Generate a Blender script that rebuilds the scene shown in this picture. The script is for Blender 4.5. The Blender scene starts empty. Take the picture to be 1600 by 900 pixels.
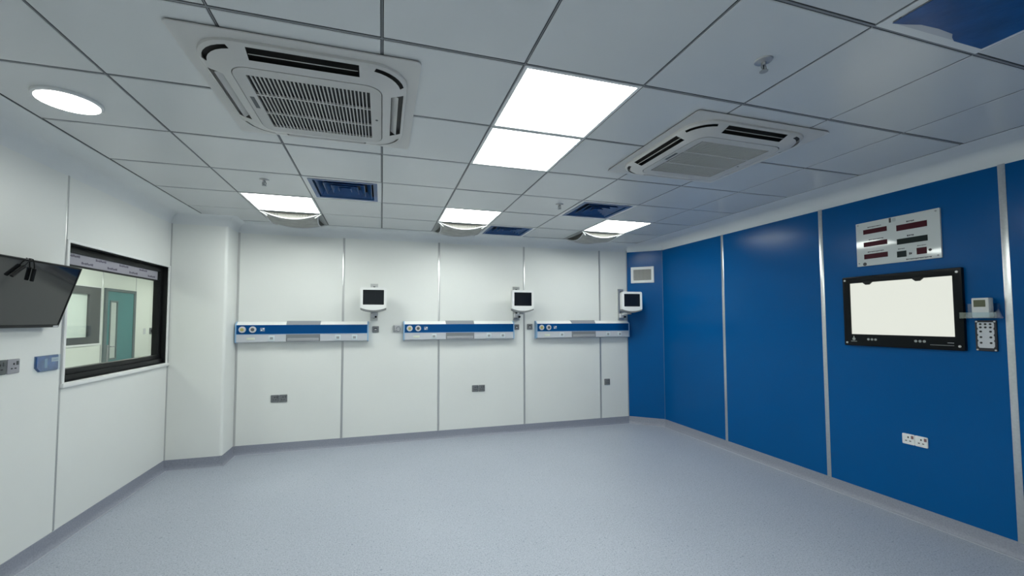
import bpy, bmesh, math, random
from mathutils import Vector, Matrix, geometry
random.seed(7)
S = bpy.context.scene
COL = S.collection

# ------------------------------------------------------------------ camera
CAMZ = 1.517                                    # eye height above the floor
F, CX, CY = 651.05, 789.23, 471.35              # focal length and principal point of a 1600x900 frame
yaw, pitch, roll = 0.28771, 0.04504, -0.00225
fwd = Vector((math.sin(yaw)*math.cos(pitch), math.cos(yaw)*math.cos(pitch), math.sin(pitch)))
r0 = Vector((math.cos(yaw), -math.sin(yaw), 0)); u0 = r0.cross(fwd)
rt = r0*math.cos(roll) + u0*math.sin(roll); up = u0*math.cos(roll) - r0*math.sin(roll)
cam = bpy.data.cameras.new('camera'); camo = bpy.data.objects.new('camera', cam); COL.objects.link(camo)
cam.sensor_width = 36; cam.lens = F/1600*36
cam.shift_x = (800-CX)/1600; cam.shift_y = (CY-450)/1600
cam.clip_start = 0.02
M = Matrix((rt, up, -fwd)).transposed().to_4x4(); M.translation = (0, 0, CAMZ)
camo.matrix_world = M
S.camera = camo

# ------------------------------------------------------------------ world, light, exposure
w = bpy.data.worlds.new('world'); S.world = w; w.use_nodes = True
w.node_tree.nodes['Background'].inputs[0].default_value = (0.8, 0.9, 1, 1)
w.node_tree.nodes['Background'].inputs[1].default_value = 0.02
S.view_settings.view_transform = 'Standard'; S.view_settings.look = 'None'
S.view_settings.exposure = 0.0; S.view_settings.gamma = 1.0
S.view_settings.use_curve_mapping = False
PANEL_POWER = 19.0        # radiance of the ceiling light panels
CORRIDOR_POWER = 26.0

# ------------------------------------------------------------------ dimensions
H = 2.635                                        # ceiling
XL, XR, YF, YB = -2.115, 3.904, 5.46, -2.80      # left, right, far and rear walls
XC, YC = -1.60, 5.12                             # boxed-in column in the far left corner
CA, CB = (3.525, 5.46), (3.904, 5.13)            # cut-off blue corner
GX, GY, T = -1.2106, 1.6781, 0.6                 # ceiling grid origin and module
GX0, GX1, GY0, GY1 = GX-T, 3.545, GY-7*T, 5.225  # extent of the tile field
def Z(z): return z + CAMZ

# ------------------------------------------------------------------ materials
MATS = {}
def mat(name, col, rough=0.5, metal=0.0, emit=0.0, coat=0.0, noise=0.0, nscale=40.0, bump=0.0, bscale=200.0, spec=0.5, ecol=None, alpha=None, trans=0.0):
    if name in MATS: return MATS[name]
    m = bpy.data.materials.new(name); m.use_nodes = True
    nt = m.node_tree; b = nt.nodes['Principled BSDF']
    b.inputs['Base Color'].default_value = (*col, 1)
    b.inputs['Roughness'].default_value = rough; b.inputs['Metallic'].default_value = metal
    b.inputs['Specular IOR Level'].default_value = spec
    b.inputs['Coat Weight'].default_value = coat; b.inputs['Coat Roughness'].default_value = 0.08
    if trans: b.inputs['Transmission Weight'].default_value = trans
    if emit:
        b.inputs['Emission Color'].default_value = (*(ecol or col), 1); b.inputs['Emission Strength'].default_value = emit
    tc = nt.nodes.new('ShaderNodeTexCoord')
    if noise:
        n = nt.nodes.new('ShaderNodeTexNoise'); n.inputs['Scale'].default_value = nscale; n.inputs['Detail'].default_value = 4
        r = nt.nodes.new('ShaderNodeValToRGB')
        r.color_ramp.elements[0].position = 0.3; r.color_ramp.elements[1].position = 0.7
        r.color_ramp.elements[0].color = (*[c*(1-noise) for c in col], 1); r.color_ramp.elements[1].color = (*[min(1, c*(1+noise)) for c in col], 1)
        nt.links.new(tc.outputs['Object'], n.inputs['Vector']); nt.links.new(n.outputs['Fac'], r.inputs['Fac']); nt.links.new(r.outputs['Color'], b.inputs['Base Color'])
    if bump:
        n2 = nt.nodes.new('ShaderNodeTexNoise'); n2.inputs['Scale'].default_value = bscale; n2.inputs['Detail'].default_value = 2
        bp = nt.nodes.new('ShaderNodeBump'); bp.inputs['Strength'].default_value = bump; bp.inputs['Distance'].default_value = 0.002
        nt.links.new(tc.outputs['Object'], n2.inputs['Vector']); nt.links.new(n2.outputs['Fac'], bp.inputs['Height']); nt.links.new(bp.outputs['Normal'], b.inputs['Normal'])
    MATS[name] = m
    return m

WHITE = mat('white_wall_panel', (0.765, 0.78, 0.755), 0.42, noise=0.015, nscale=1.2)
BLUE = mat('blue_wall_panel', (0.0, 0.088, 0.285), 0.22, noise=0.03, nscale=1.0, spec=0.14)
TILE = mat('ceiling_tile_metal', (0.66, 0.675, 0.67), 0.27, noise=0.02, nscale=1.5, spec=0.75)
PLASTER = mat('white_plaster', (0.74, 0.765, 0.77), 0.6, noise=0.02, nscale=3)
GRIDM = mat('grid_dark', (0.05, 0.055, 0.06), 0.6, spec=0.2)
ALU = mat('brushed_aluminium', (0.62, 0.63, 0.63), 0.28, 0.9, noise=0.05, nscale=60)
ALUD = mat('grey_joint_profile', (0.52, 0.53, 0.53), 0.28, 0.55)
SKIRT = mat('skirting_vinyl', (0.26, 0.275, 0.33), 0.5, noise=0.12, nscale=90)
WELD = mat('weld_line_vinyl', (0.44, 0.46, 0.52), 0.45)
ACW = mat('air_unit_plastic', (0.60, 0.59, 0.565), 0.45)
ACG = mat('air_unit_grille', (0.56, 0.55, 0.525), 0.5)
DARK = mat('dark_void', (0.012, 0.014, 0.016), 0.6)
BLACK = mat('black_frame', (0.007, 0.008, 0.009), 0.4, spec=0.2)
FLAPG = mat('flap_grey', (0.42, 0.41, 0.39), 0.5)
LAMP = mat('light_diffuser', (0.9, 0.9, 0.9), 0.5, emit=PANEL_POWER, ecol=(0.95, 1.0, 0.945))
LAMPC = mat('corridor_diffuser', (0.9, 0.9, 0.9), 0.5, emit=CORRIDOR_POWER, ecol=(0.97, 1.0, 0.93))
LAMPR = mat('round_diffuser', (0.9, 0.9, 0.9), 0.5, emit=PANEL_POWER, ecol=(1.0, 1.0, 0.93))
WPLASTIC = mat('white_plastic', (0.80, 0.81, 0.80), 0.35)
LGREY = mat('light_grey_plastic', (0.60, 0.61, 0.63), 0.4)
MGREY = mat('mid_grey_plastic', (0.30, 0.31, 0.32), 0.45)
DGREY = mat('dark_grey_plastic', (0.09, 0.10, 0.105), 0.5)
UBLUE = mat('rail_blue', (0.0, 0.062, 0.215), 0.35, spec=0.15)
PBLUE = mat('pale_blue_trim', (0.25, 0.42, 0.62), 0.35)
FILM = mat('blue_protective_film', (0.012, 0.085, 0.26), 0.28, noise=0.25, nscale=9, bump=0.4, bscale=25)
SCREEN = mat('dark_screen', (0.008, 0.010, 0.014), 0.12)
TVGLASS = mat('tv_screen', (0.012, 0.013, 0.014), 0.06, spec=0.9)
YELLOW = mat('gas_yellow', (0.42, 0.38, 0.12), 0.5)
STEEL = mat('chrome_steel', (0.55, 0.55, 0.55), 0.4, 0.8)
RED = mat('display_dark_red', (0.055, 0.004, 0.012), 0.35, spec=0.15)
BLK = mat('display_black', (0.008, 0.016, 0.016), 0.35, spec=0.15)
ACRYL = mat('white_acrylic', (0.62, 0.65, 0.64), 0.05)
INK = mat('print_ink', (0.05, 0.05, 0.055), 0.6)
INKW = mat('print_white', (0.7, 0.72, 0.7), 0.5)
TEAL = mat('teal_door', (0.045, 0.21, 0.215), 0.4, noise=0.03, nscale=5)
TEALF = mat('door_frame_grey', (0.10, 0.135, 0.14), 0.4)
LCD = mat('lcd_olive', (0.10, 0.11, 0.06), 0.25)
FROST = mat('frosted_pane', (0.72, 0.80, 0.74), 0.3)
VIEWER = mat('viewer_lit_panel', (0.10, 0.10, 0.09), 0.3, spec=0.2, emit=0.74, ecol=(0.97, 1.0, 0.90))
CARD = mat('blue_leaflet', (0.05, 0.14, 0.36), 0.35, noise=0.5, nscale=28)
STICK = mat('printed_tape', (0.33, 0.32, 0.37), 0.5)

def glass(name, col=(1, 1, 1), rough=0.0, ior=1.45):
    m = bpy.data.materials.new(name); m.use_nodes = True; nt = m.node_tree
    for n in list(nt.nodes):
        if n.type != 'OUTPUT_MATERIAL': nt.nodes.remove(n)
    out = [n for n in nt.nodes if n.type == 'OUTPUT_MATERIAL'][0]
    tr = nt.nodes.new('ShaderNodeBsdfTransparent'); tr.inputs[0].default_value = (*col, 1)
    gl = nt.nodes.new('ShaderNodeBsdfGlossy'); gl.inputs['Roughness'].default_value = rough
    lw_ = nt.nodes.new('ShaderNodeLayerWeight'); lw_.inputs[0].default_value = 0.5
    pw = nt.nodes.new('ShaderNodeMath'); pw.operation = 'POWER'; pw.inputs[1].default_value = 5.0
    fr = nt.nodes.new('ShaderNodeMath'); fr.operation = 'MULTIPLY_ADD'; fr.inputs[1].default_value = 0.6; fr.inputs[2].default_value = 0.02*ior
    nt.links.new(lw_.outputs['Facing'], pw.inputs[0]); nt.links.new(pw.outputs[0], fr.inputs[0])
    mx = nt.nodes.new('ShaderNodeMixShader')
    nt.links.new(fr.outputs[0], mx.inputs[0]); nt.links.new(tr.outputs[0], mx.inputs[1]); nt.links.new(gl.outputs[0], mx.inputs[2])
    nt.links.new(mx.outputs[0], out.inputs[0]); return m
GLASS = glass('window_glass', (0.96, 0.985, 0.965))
CLEAR = glass('clear_acrylic', (0.86, 0.92, 0.97), 0.05, 6.0)

def floor_mat():
    m = bpy.data.materials.new('speckled_vinyl'); m.use_nodes = True; nt = m.node_tree; b = nt.nodes['Principled BSDF']
    tc = nt.nodes.new('ShaderNodeTexCoord')
    def noise(scale, det=2.0):
        n = nt.nodes.new('ShaderNodeTexNoise'); n.inputs['Scale'].default_value = scale; n.inputs['Detail'].default_value = det
        nt.links.new(tc.outputs['Object'], n.inputs['Vector']); return n.outputs['Fac']
    def ramp(fac, p0, p1, c0, c1):
        r = nt.nodes.new('ShaderNodeValToRGB'); e = r.color_ramp.elements
        e[0].position = p0; e[1].position = p1; e[0].color = (*c0, 1); e[1].color = (*c1, 1)
        nt.links.new(fac, r.inputs[0]); return r.outputs[0]
    base = ramp(noise(0.9), 0.3, 0.7, (0.370, 0.402, 0.465), (0.400, 0.432, 0.495))
    def mix(a, bcol, fac):
        x = nt.nodes.new('ShaderNodeMix'); x.data_type = 'RGBA'
        nt.links.new(fac, x.inputs[0]); nt.links.new(a, x.inputs[6]); x.inputs[7].default_value = (*bcol, 1); return x.outputs[2]
    c = mix(base, (0.20, 0.225, 0.285), ramp(noise(130, 1), 0.585, 0.63, (0, 0, 0), (0.75, 0.75, 0.75)))
    c = mix(c, (0.50, 0.54, 0.60), ramp(noise(95, 1), 0.60, 0.65, (0, 0, 0), (0.6, 0.6, 0.6)))
    c = mix(c, (0.13, 0.16, 0.23), ramp(noise(48, 3), 0.65, 0.69, (0, 0, 0), (0.6, 0.6, 0.6)))
    nt.links.new(c, b.inputs['Base Color'])
    b.inputs['Roughness'].default_value = 0.42; b.inputs['Specular IOR Level'].default_value = 0.4
    bp = nt.nodes.new('ShaderNodeBump'); bp.inputs['Strength'].default_value = 0.15; bp.inputs['Distance'].default_value = 0.001
    nt.links.new(noise(160, 1), bp.inputs['Height']); nt.links.new(bp.outputs[0], b.inputs['Normal'])
    return m
FLOOR = floor_mat()

def perf_mat():
    m = bpy.data.materials.new('perforated_steel'); m.use_nodes = True; nt = m.node_tree; b = nt.nodes['Principled BSDF']
    tc = nt.nodes.new('ShaderNodeTexCoord'); v = nt.nodes.new('ShaderNodeTexVoronoi'); v.inputs['Scale'].default_value = 38; v.inputs['Randomness'].default_value = 0.15
    r = nt.nodes.new('ShaderNodeValToRGB'); e = r.color_ramp.elements
    e[0].position = 0.30; e[0].color = (0.025, 0.025, 0.02, 1); e[1].position = 0.38; e[1].color = (0.085, 0.085, 0.07, 1)
    nt.links.new(tc.outputs['Object'], v.inputs['Vector']); nt.links.new(v.outputs['Distance'], r.inputs[0]); nt.links.new(r.outputs[0], b.inputs['Base Color'])
    b.inputs['Roughness'].default_value = 0.4
    return m
PERF = perf_mat()

# ------------------------------------------------------------------ mesh helpers
class MB:
    def __init__(s): s.v = []; s.f = []
    def add(s, vs, fs):
        o = len(s.v); s.v += [tuple(p) for p in vs]; s.f += [tuple(i+o for i in f) for f in fs]; return s
    def box(s, x0, x1, y0, y1, z0, z1):
        x0, x1 = sorted((x0, x1)); y0, y1 = sorted((y0, y1)); z0, z1 = sorted((z0, z1))
        return s.add([(x0,y0,z0),(x1,y0,z0),(x1,y1,z0),(x0,y1,z0),(x0,y0,z1),(x1,y0,z1),(x1,y1,z1),(x0,y1,z1)],
                     [(0,3,2,1),(4,5,6,7),(0,1,5,4),(1,2,6,5),(2,3,7,6),(3,0,4,7)])
    def plate(s, outer, holes, d0, d1, mode='wall'):
        # prism with holes. mode wall: (u,v)->(x,z), depth -> y ; mode flat: (u,v)->(x,y), depth -> z
        f3 = (lambda p, d: (p[0], d, p[1])) if mode == 'wall' else (lambda p, d: (p[0], p[1], d))
        loops = [list(outer)] + [list(h) for h in holes]
        pts = [p for l in loops for p in l]; n = len(pts)
        tris = geometry.tessellate_polygon([[Vector((p[0], p[1], 0)) for p in l] for l in loops])
        fs = [tuple(t) for t in tris] + [tuple(i+n for i in reversed(t)) for t in tris]
        o = 0
        for l in loops:
            k = len(l)
            for i in range(k): a, b = o+i, o+(i+1) % k; fs.append((a, b, b+n, a+n))
            o += k
        return s.add([f3(p, d0) for p in pts] + [f3(p, d1) for p in pts], fs)
    def loft(s, loops, caps=(False, False), skip=None):
        n = len(loops[0]); vs = [p for l in loops for p in l]; fs = []
        for k in range(len(loops)-1):
            for i in range(n):
                if skip and skip(k, i): continue
                a, b = k*n+i, k*n+(i+1) % n; fs.append((a, b, b+n, a+n))
        if caps[0]: fs.append(tuple(reversed(range(n))))
        if caps[1]: fs.append(tuple(range((len(loops)-1)*n, len(loops)*n)))
        return s.add(vs, fs)
    def cyl(s, c, r, d0, d1, axis='y', n=20, r1=None):
        r1 = r if r1 is None else r1
        def P(a, rr, d):
            u, v = rr*math.cos(a), rr*math.sin(a)
            return {'y': (c[0]+u, d, c[1]+v), 'z': (c[0]+u, c[1]+v, d), 'x': (d, c[0]+u, c[1]+v)}[axis]
        return s.loft([[P(2*math.pi*i/n, r, d0) for i in range(n)], [P(2*math.pi*i/n, r1, d1) for i in range(n)]], (True, True))
    def tube(s, path, r, n=8):
        path = [Vector(p) for p in path]; loops = []
        for i, p in enumerate(path):
            t = (path[min(i+1, len(path)-1)] - path[max(i-1, 0)]).normalized()
            a = t.orthogonal().normalized(); b = t.cross(a)
            loops.append([p + a*r*math.cos(2*math.pi*k/n) + b*r*math.sin(2*math.pi*k/n) for k in range(n)])
        return s.loft(loops, (True, True))
    def mesh(s, name, bevel=0.0, smooth=False, seg=2):
        bm = bmesh.new(); vs = [bm.verts.new(p) for p in s.v]
        for f in s.f:
            try: bm.faces.new([vs[i] for i in f])
            except ValueError: pass
        bmesh.ops.recalc_face_normals(bm, faces=bm.faces)
        if bevel:
            es = [e for e in bm.edges if len(e.link_faces) == 2 and e.calc_face_angle(0) > 0.5]
            bmesh.ops.bevel(bm, geom=es, offset=bevel, segments=seg, affect='EDGES', profile=0.5)
        me = bpy.data.meshes.new(name); bm.to_mesh(me); bm.free()
        if smooth or bevel:
            me.polygons.foreach_set('use_smooth', [True]*len(me.polygons)); me.set_sharp_from_angle(angle=math.radians(40))
        return me
def link(name, me, m, parent=None, loc=None, rot=None, label=None):
    if m and not me.materials: me.materials.append(m)
    o = bpy.data.objects.new(name, me); COL.objects.link(o); o.parent = parent
    if loc: o.location = loc
    if rot: o.rotation_euler = rot
    if label: o['label'] = label
    return o
def ob(name, mb, m, parent=None, bevel=0.0, smooth=False, loc=None, rot=None, label=None, seg=2):
    return link(name, mb.mesh(name, bevel, smooth, seg), m, parent, loc, rot, label)
def tag(o, label, cat, group=None):
    o['label'] = label; o['category'] = cat
    if group: o['group'] = group
    return o
def thing(name, label, cat, loc, rotz=0.0, group=None, tilt=0.0):
    o = bpy.data.objects.new(name, None); COL.objects.link(o); o.empty_display_size = 0.05
    o.location = loc; o.rotation_euler = (tilt, 0, rotz)
    return tag(o, label, cat, group)
def struct(o): o['kind'] = 'structure'; return o
def rrect(cx, cy, w, h, r, n=6):
    pts = []
    for (sx, sy, a0) in ((1, 1, 0), (-1, 1, 90), (-1, -1, 180), (1, -1, 270)):
        for k in range(n+1):
            a = math.radians(a0 + 90*k/n)
            pts.append((cx + sx*(w/2-r) + r*math.cos(a), cy + sy*(h/2-r) + r*math.sin(a)))
    return pts
def rect(x0, x1, y0, y1): return [(x0, y0), (x1, y0), (x1, y1), (x0, y1)]
def copy_tree(o, parent=None):
    c = o.copy(); COL.objects.link(c); c.parent = parent
    for ch in list(o.children): copy_tree(ch, c)
    return c

# ------------------------------------------------------------------ floor
fl = struct(ob('floor', MB().plate([(XL-0.05, YB-0.05), (XR+0.05, YB-0.05), (XR+0.05, YF+0.05), (XL-0.05, YF+0.05)], [], -0.1, 0.0, 'flat'), FLOOR))

# ------------------------------------------------------------------ walls
def wall(name, x0, x1, seams, m, loc, rotz, strip=0.03, sm=ALUD, hole=None, core=0.10, top=2.62, proud=0.002, ends=True):
    # local frame: x along the wall (to the viewer's right), z up, -y into the room; panel faces at y = 0
    pr = 0.02
    outer = rect(x0, x1, 0, H+0.05)
    wo = ob(name, MB().plate(outer, [hole] if hole else [], pr, core), m, loc=loc, rot=(0, 0, rotz)); struct(wo)
    edges = [x0] + list(seams) + [x1]
    for a, b in zip(edges[:-1], edges[1:]):
        g0 = strip/2-0.002 if a in seams else 0.0; g1 = strip/2-0.002 if b in seams else 0.0
        o2 = rect(a+g0, b-g1, 0.02, top)
        if hole and min(p[0] for p in hole) < b and max(p[0] for p in hole) > a:
            ob('wall_panel', MB().plate(o2, [hole], 0, pr), m, wo)
        else:
            ob('wall_panel', MB().plate(o2, [], 0, pr), m, wo)
    for x in seams:
        ob('joint_strip', MB().box(x-strip/2, x+strip/2, -proud, pr, 0.09, top-0.08), sm, wo, bevel=0.001)
    return wo
R90 = math.pi/2
# far white wall (x local = world x)
wf = wall('wall_back', XC, CA[0], [-0.455, 0.712, 1.888, 3.062], WHITE, (0, YF, 0), 0, 0.026)
ob('joint_strip', MB().box(XC, XC+0.022, -0.003, 0.02, 0.09, 2.54), ALUD, wf)
ob('joint_strip', MB().box(CA[0]-0.014, CA[0]+0.002, -0.003, 0.02, 0.09, 2.56), ALUD, wf)
# column in the far-left corner
wc = struct(ob('wall_column', MB().plate(rrect((XL-0.05+XC)/2, (YC+YF+0.05)/2, XC-XL+0.05, YF+0.05-YC, 0.0301, 5), [], 0, H+0.05, 'flat'), WHITE, smooth=True))
ob('corner_joint', MB().box(XL, XL+0.012, YC-0.002, YC+0.01, 0.1, 2.54), ALUD, wc)
# left wall with window opening: local x = world y
WH = rect(3.66, 5.085, Z(-0.425), Z(0.555))
wl = wall('wall_left', YB, YC, [-1.09, 0.09, 1.27, 2.45, 3.632], WHITE, (XL, 0, 0), R90, 0.018, hole=WH, proud=0.001)
# right blue wall: local x = -world y
wr = wall('wall_right', -CB[1], -YB, [-4.02, -2.85, -1.665, -0.485, 0.695, 1.875], BLUE, (XR, 0, 0), -R90, 0.036, ALU)
ca = math.atan2(CB[1]-CA[1], CB[0]-CA[0]); cl = math.hypot(CB[1]-CA[1], CB[0]-CA[0])
wcr = wall('wall_corner', 0, cl, [], BLUE, (CA[0], CA[1], 0), ca, 0.02)
ob('joint_strip', MB().box(cl-0.007, cl+0.002, -0.003, 0.02, 0.09, 2.54), mat('dark_blue_profile', (0.03, 0.11, 0.26), 0.4), wcr)
# rear wall behind the camera
wb = wall('wall_front', -XR, -XL, [-2.73, -1.55, -0.37, 0.81], WHITE, (0, YB, 0), math.pi, 0.026)

# ------------------------------------------------------------------ skirting and ceiling cove swept along the walls
PER = [(XL, YB), (XL, YC), (XC, YC), (XC, YF), CA, CB, (XR, YB)]
NAMES = ['left', 'column', 'return', 'back', 'corner', 'right', 'front']
def inset(d):
    n = len(PER); out = []
    for i in range(n):
        p0, p1, p2 = Vector(PER[i-1]), Vector(PER[i]), Vector(PER[(i+1) % n])
        d1 = (p1-p0).normalized(); d2 = (p2-p1).normalized()
        n1 = Vector((d1.y, -d1.x)); n2 = Vector((d2.y, -d2.x))     # room lies to the right of the path
        k = d / (1 + n1.dot(n2)); out.append(p1 + (n1+n2)*k)
    return out
def sweep(profile, i):
    rows = [[(inset(d)[k], z) for d, z in profile] for k in (i, (i+1) % len(PER))]
    vs = [(p.x, p.y, z) for row in rows for p, z in row]; n = len(profile)
    return MB().add(vs, [(a, a+1, a+1+n, a+n) for a in range(n-1)])
skirt_prof = [(-0.002, 0.102), (0.0045, 0.100), (0.0045, 0.035), (0.008, 0.018), (0.016, 0.006), (0.030, 0.0015), (0.030, -0.004)]
weld_prof = [(0.029, -0.002), (0.029, 0.003), (0.040, 0.003), (0.040, -0.002)]
cr = 0.10
cove_prof = [(-0.002, H-cr)] + [(cr-cr*math.cos(a), H-cr+cr*math.sin(a)-0.001) for a in [R90*k/8 for k in range(9)]] + [(cr+0.01, H+0.001)]
for i, nm in enumerate(NAMES):
    b = struct(ob('baseboard_'+nm, sweep(skirt_prof, i), SKIRT, smooth=True))
    ob('weld_line', sweep(weld_prof, i), WELD, b)
    struct(ob('trim_%d' % (i+1), sweep(cove_prof, i), PLASTER, smooth=True))

# ------------------------------------------------------------------ ceiling: border, grid backing and single tiles
ceil = struct(ob('ceiling', MB().plate([(XL-0.05, YB-0.05), (XL-0.05, YF+0.05), (XR+0.05, YF+0.05), (XR+0.05, YB-0.05)],
             [rect(GX0-0.008, GX1+0.008, GY0-0.01, GY1+0.012)], H, H+0.05, 'flat'), PLASTER))
ob('grid_backing', MB().box(GX0-0.02, GX1+0.02, GY0-0.02, GY1+0.02, H+0.10, H+0.14), GRIDM, ceil)
gb = MB()
for i in range(-1, 9):
    x = min(GX+i*T, GX1); gb.box(x-0.020, x+0.020, GY0-0.02, GY1+0.02, H+0.003, H+0.03)
for j in range(-7, 7):
    y = min(GY+j*T, GY1); gb.box(GX0-0.02, GX1+0.02, y-0.020, y+0.020, H+0.0032, H+0.03)
ob('grid_bars', gb, GRIDM, ceil)
TEE = mat('grid_tee_grey', (0.24, 0.25, 0.26), 0.45)
for i in range(0, 8):                      # narrow visible web of every ceiling tee
    ob('grid_tee', MB().box(GX+i*T-0.0022, GX+i*T+0.0022, GY0, GY1, H+0.0008, H+0.006), TEE, ceil)
for j in range(-6, 6):
    ob('grid_tee', MB().box(GX0, GX1, GY+j*T-0.0040, GY+j*T+0.0040, H+0.0010, H+0.006), TEE, ceil)
LIGHTS = {(3, 0), (3, 1), (0, 4), (3, 4), (6, 4), (3, -4), (3, -5), (0, -4)}
VENTS = {(1, 3), (5, 3), (4, 5), (5, -2)}
DIFFS = {(0, 5), (3, 5), (6, 5)}
def cell(i, j):
    return GX+i*T, min(GX+(i+1)*T, GX1), GY+j*T, min(GY+(j+1)*T, GY1)
TM = {}
gap, gapy = 0.006, 0.0095
for i in range(-1, 8):
    for j in range(-7, 6):
        if (i, j) in LIGHTS | VENTS | DIFFS: continue
        x0, x1, y0, y1 = cell(i, j); wx, wy = x1-x0, y1-y0; key = (round(wx, 3), round(wy, 3))
        if key not in TM:
            a, b_ = wx/2-gap, wy/2-gapy; e = 0.003
            TM[key] = MB().loft([[(-a, -b_, 0.02), (a, -b_, 0.02), (a, b_, 0.02), (-a, b_, 0.02)], [(-a, -b_, 0.002), (a, -b_, 0.002), (a, b_, 0.002), (-a, b_, 0.002)],
                                 [(-a+e, -b_+e, 0), (a-e, -b_+e, 0), (a-e, b_-e, 0), (-a+e, b_-e, 0)]], (True, True)).mesh('ceiling_tile')
        link('ceiling_tile', TM[key], TILE, ceil, ((x0+x1)/2, (y0+y1)/2, H + random.uniform(-0.0006, 0.0006)), (random.uniform(-0.0012, 0.0012), random.uniform(-0.0012, 0.0012), 0))

# ------------------------------------------------------------------ square LED panels
LL = {(3, 0): 'large glowing square ceiling light, nearer one of the touching pair',
      (3, 1): 'glowing square ceiling light, farther one of the touching pair',
      (0, 4): 'glowing square ceiling light left of the blue louvred vent',
      (3, 4): 'glowing square ceiling light above the middle of the far white wall',
      (6, 4): 'glowing square ceiling light nearest the blue wall',
      (3, -4): 'square ceiling light behind the viewer, nearer of the rear pair', (3, -5): 'square ceiling light behind the viewer, farther of the rear pair',
      (0, -4): 'square ceiling light behind the viewer on the window side', (6, -4): 'square ceiling light behind the viewer on the blue wall side'}
fm = MB().plate(rect(-0.2965, 0.2965, -0.2965, 0.2965), [rect(-0.280, 0.280, -0.280, 0.280)], -0.001, 0.03, 'flat').mesh('frame')
dm = MB().box(-0.284, 0.284, -0.284, 0.284, 0.003, 0.012).mesh('diffuser')
for (i, j) in sorted(LIGHTS):
    x0, x1, y0, y1 = cell(i, j)
    t = thing('ceiling_light', LL[(i, j)], 'ceiling light', ((x0+x1)/2, (y0+y1)/2, H), group='square light panels')
    link('frame', fm, WPLASTIC, t); link('diffuser', dm, LAMP, t)
# round surface light
t = thing('round_ceiling_light', 'round glowing ceiling light above the window side', 'ceiling light', (GX-0.53*T, GY+1.53*T, H))
ob('rim', MB().loft([[(r*math.cos(a), r*math.sin(a), z) for a in [2*math.pi*k/40 for k in range(40)]] for r, z in ((0.132, 0.0), (0.132, -0.012), (0.126, -0.016), (0.120, -0.016))], (True, False)), WPLASTIC, t, smooth=True)
ob('diffuser', MB().cyl((0, 0), 0.121, -0.010, -0.0155, 'z', 40), LAMPR, t)

# ------------------------------------------------------------------ cassette air conditioners
def sqloop(h, r, z, n=8, s=0.215):
    # rounded square; on every side two extra points at +-s so the outlet slot has its own faces
    pts = []
    for q in range(4):
        a = q*R90; ca_, sa = math.cos(a), math.sin(a)
        base = [(h, -s), (h, s)] + [(h-r + r*math.cos(R90*k/n), h-r + r*math.sin(R90*k/n)) for k in range(n+1)]
        pts += [(x*ca_-y*sa, x*sa+y*ca_, z) for x, y in base]
    return pts
def cassette(label, i, j):
    t = thing('air_conditioner', label, 'air conditioner', (GX+i*T, GY+j*T, H), group='ceiling cassette air conditioners')
    ob('face_plate', MB().plate(rrect(0, 0, 0.945, 0.945, 0.02, 3), [[(p[0], p[1]) for p in sqloop(0.41, 0.15, 0)]], -0.010, -0.005, 'flat'), ACW, t, smooth=True)
    ob('shadow_gap', MB().plate(rrect(0, 0, 0.938, 0.938, 0.02, 3), [], -0.0055, 0.0, 'flat'), DGREY, t)  # dark plate colours in the shadow gap between face plate and ceiling
    per = 2 + 9
    def skip(k, q):
        w_ = q % per
        return (k in (2, 3) and w_ == 0) or (k == 2 and 3 <= w_ <= 8)
    loops = [sqloop(0.424, 0.16, -0.009), sqloop(0.422, 0.16, -0.020), sqloop(0.410, 0.155, -0.028), sqloop(0.394, 0.146, -0.034), sqloop(0.352, 0.125, -0.047),
             sqloop(0.335, 0.115, -0.053), sqloop(0.312, 0.075, -0.0555), sqloop(0.310, 0.073, -0.053)]
    ob('outlet_ring', MB().loft(loops, skip=skip), ACW, t, smooth=True)
    ob('air_duct', MB().plate([(p[0], p[1]) for p in sqloop(0.418, 0.155, 0)], [], -0.008, -0.006, 'flat'), mat('air_duct_grey', (0.07, 0.068, 0.064), 0.6), t)
    g = ob('intake_grille', MB().plate(rrect(0, 0, 0.614, 0.614, 0.07, 6), [rect(-0.255, 0.255, -0.250, 0.250)], -0.0565, -0.045, 'flat'), ACG, t, smooth=True)
    ob('filter_backing', MB().box(-0.262, 0.262, -0.257, 0.257, -0.042, -0.040), DARK, g)
    n = 30; pitch_ = 0.510/n
    sm_ = MB().box(-0.0030, 0.0030, -0.251, 0.251, -0.0558, -0.0495).mesh('slat')
    for k in range(1, n): link('slat', sm_, ACG, g, (-0.255+k*pitch_, 0, 0))
    for y in (-0.085, 0.095): ob('crossbar', MB().box(-0.256, 0.256, y-0.005, y+0.005, -0.0562, -0.047), ACG, g)
    ob('badge', MB().box(-0.290, -0.272, -0.06, 0.05, -0.0575, -0.055), DGREY, g)
    ob('indicator', MB().cyl((0.283, 0.02), 0.007, -0.055, -0.0575, 'z', 12), DGREY, g)
    for q in range(4):
        ob('air_flap', MB().add([(-0.210, -0.008, -0.006), (0.210, -0.008, -0.006), (0.198, 0.022, 0.010), (-0.198, 0.022, 0.010), (-0.210, -0.008, -0.003), (0.210, -0.008, -0.003), (0.198, 0.022, 0.013), (-0.198, 0.022, 0.013)],
           [(0,1,2,3),(4,5,6,7),(0,1,5,4),(1,2,6,5),(2,3,7,6),(3,0,4,7)]), ACW, t, loc=(0.378*math.cos(q*R90-R90), 0.378*math.sin(q*R90-R90), -0.036), rot=(0, 0, q*R90))
    return t
cassette('white ceiling cassette air conditioner with dark slotted grille, left of the lights', 1.485, 0.95)
cassette('white ceiling cassette air conditioner nearest the blue wall, right of the lights', 5.47, 0.95)

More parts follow.
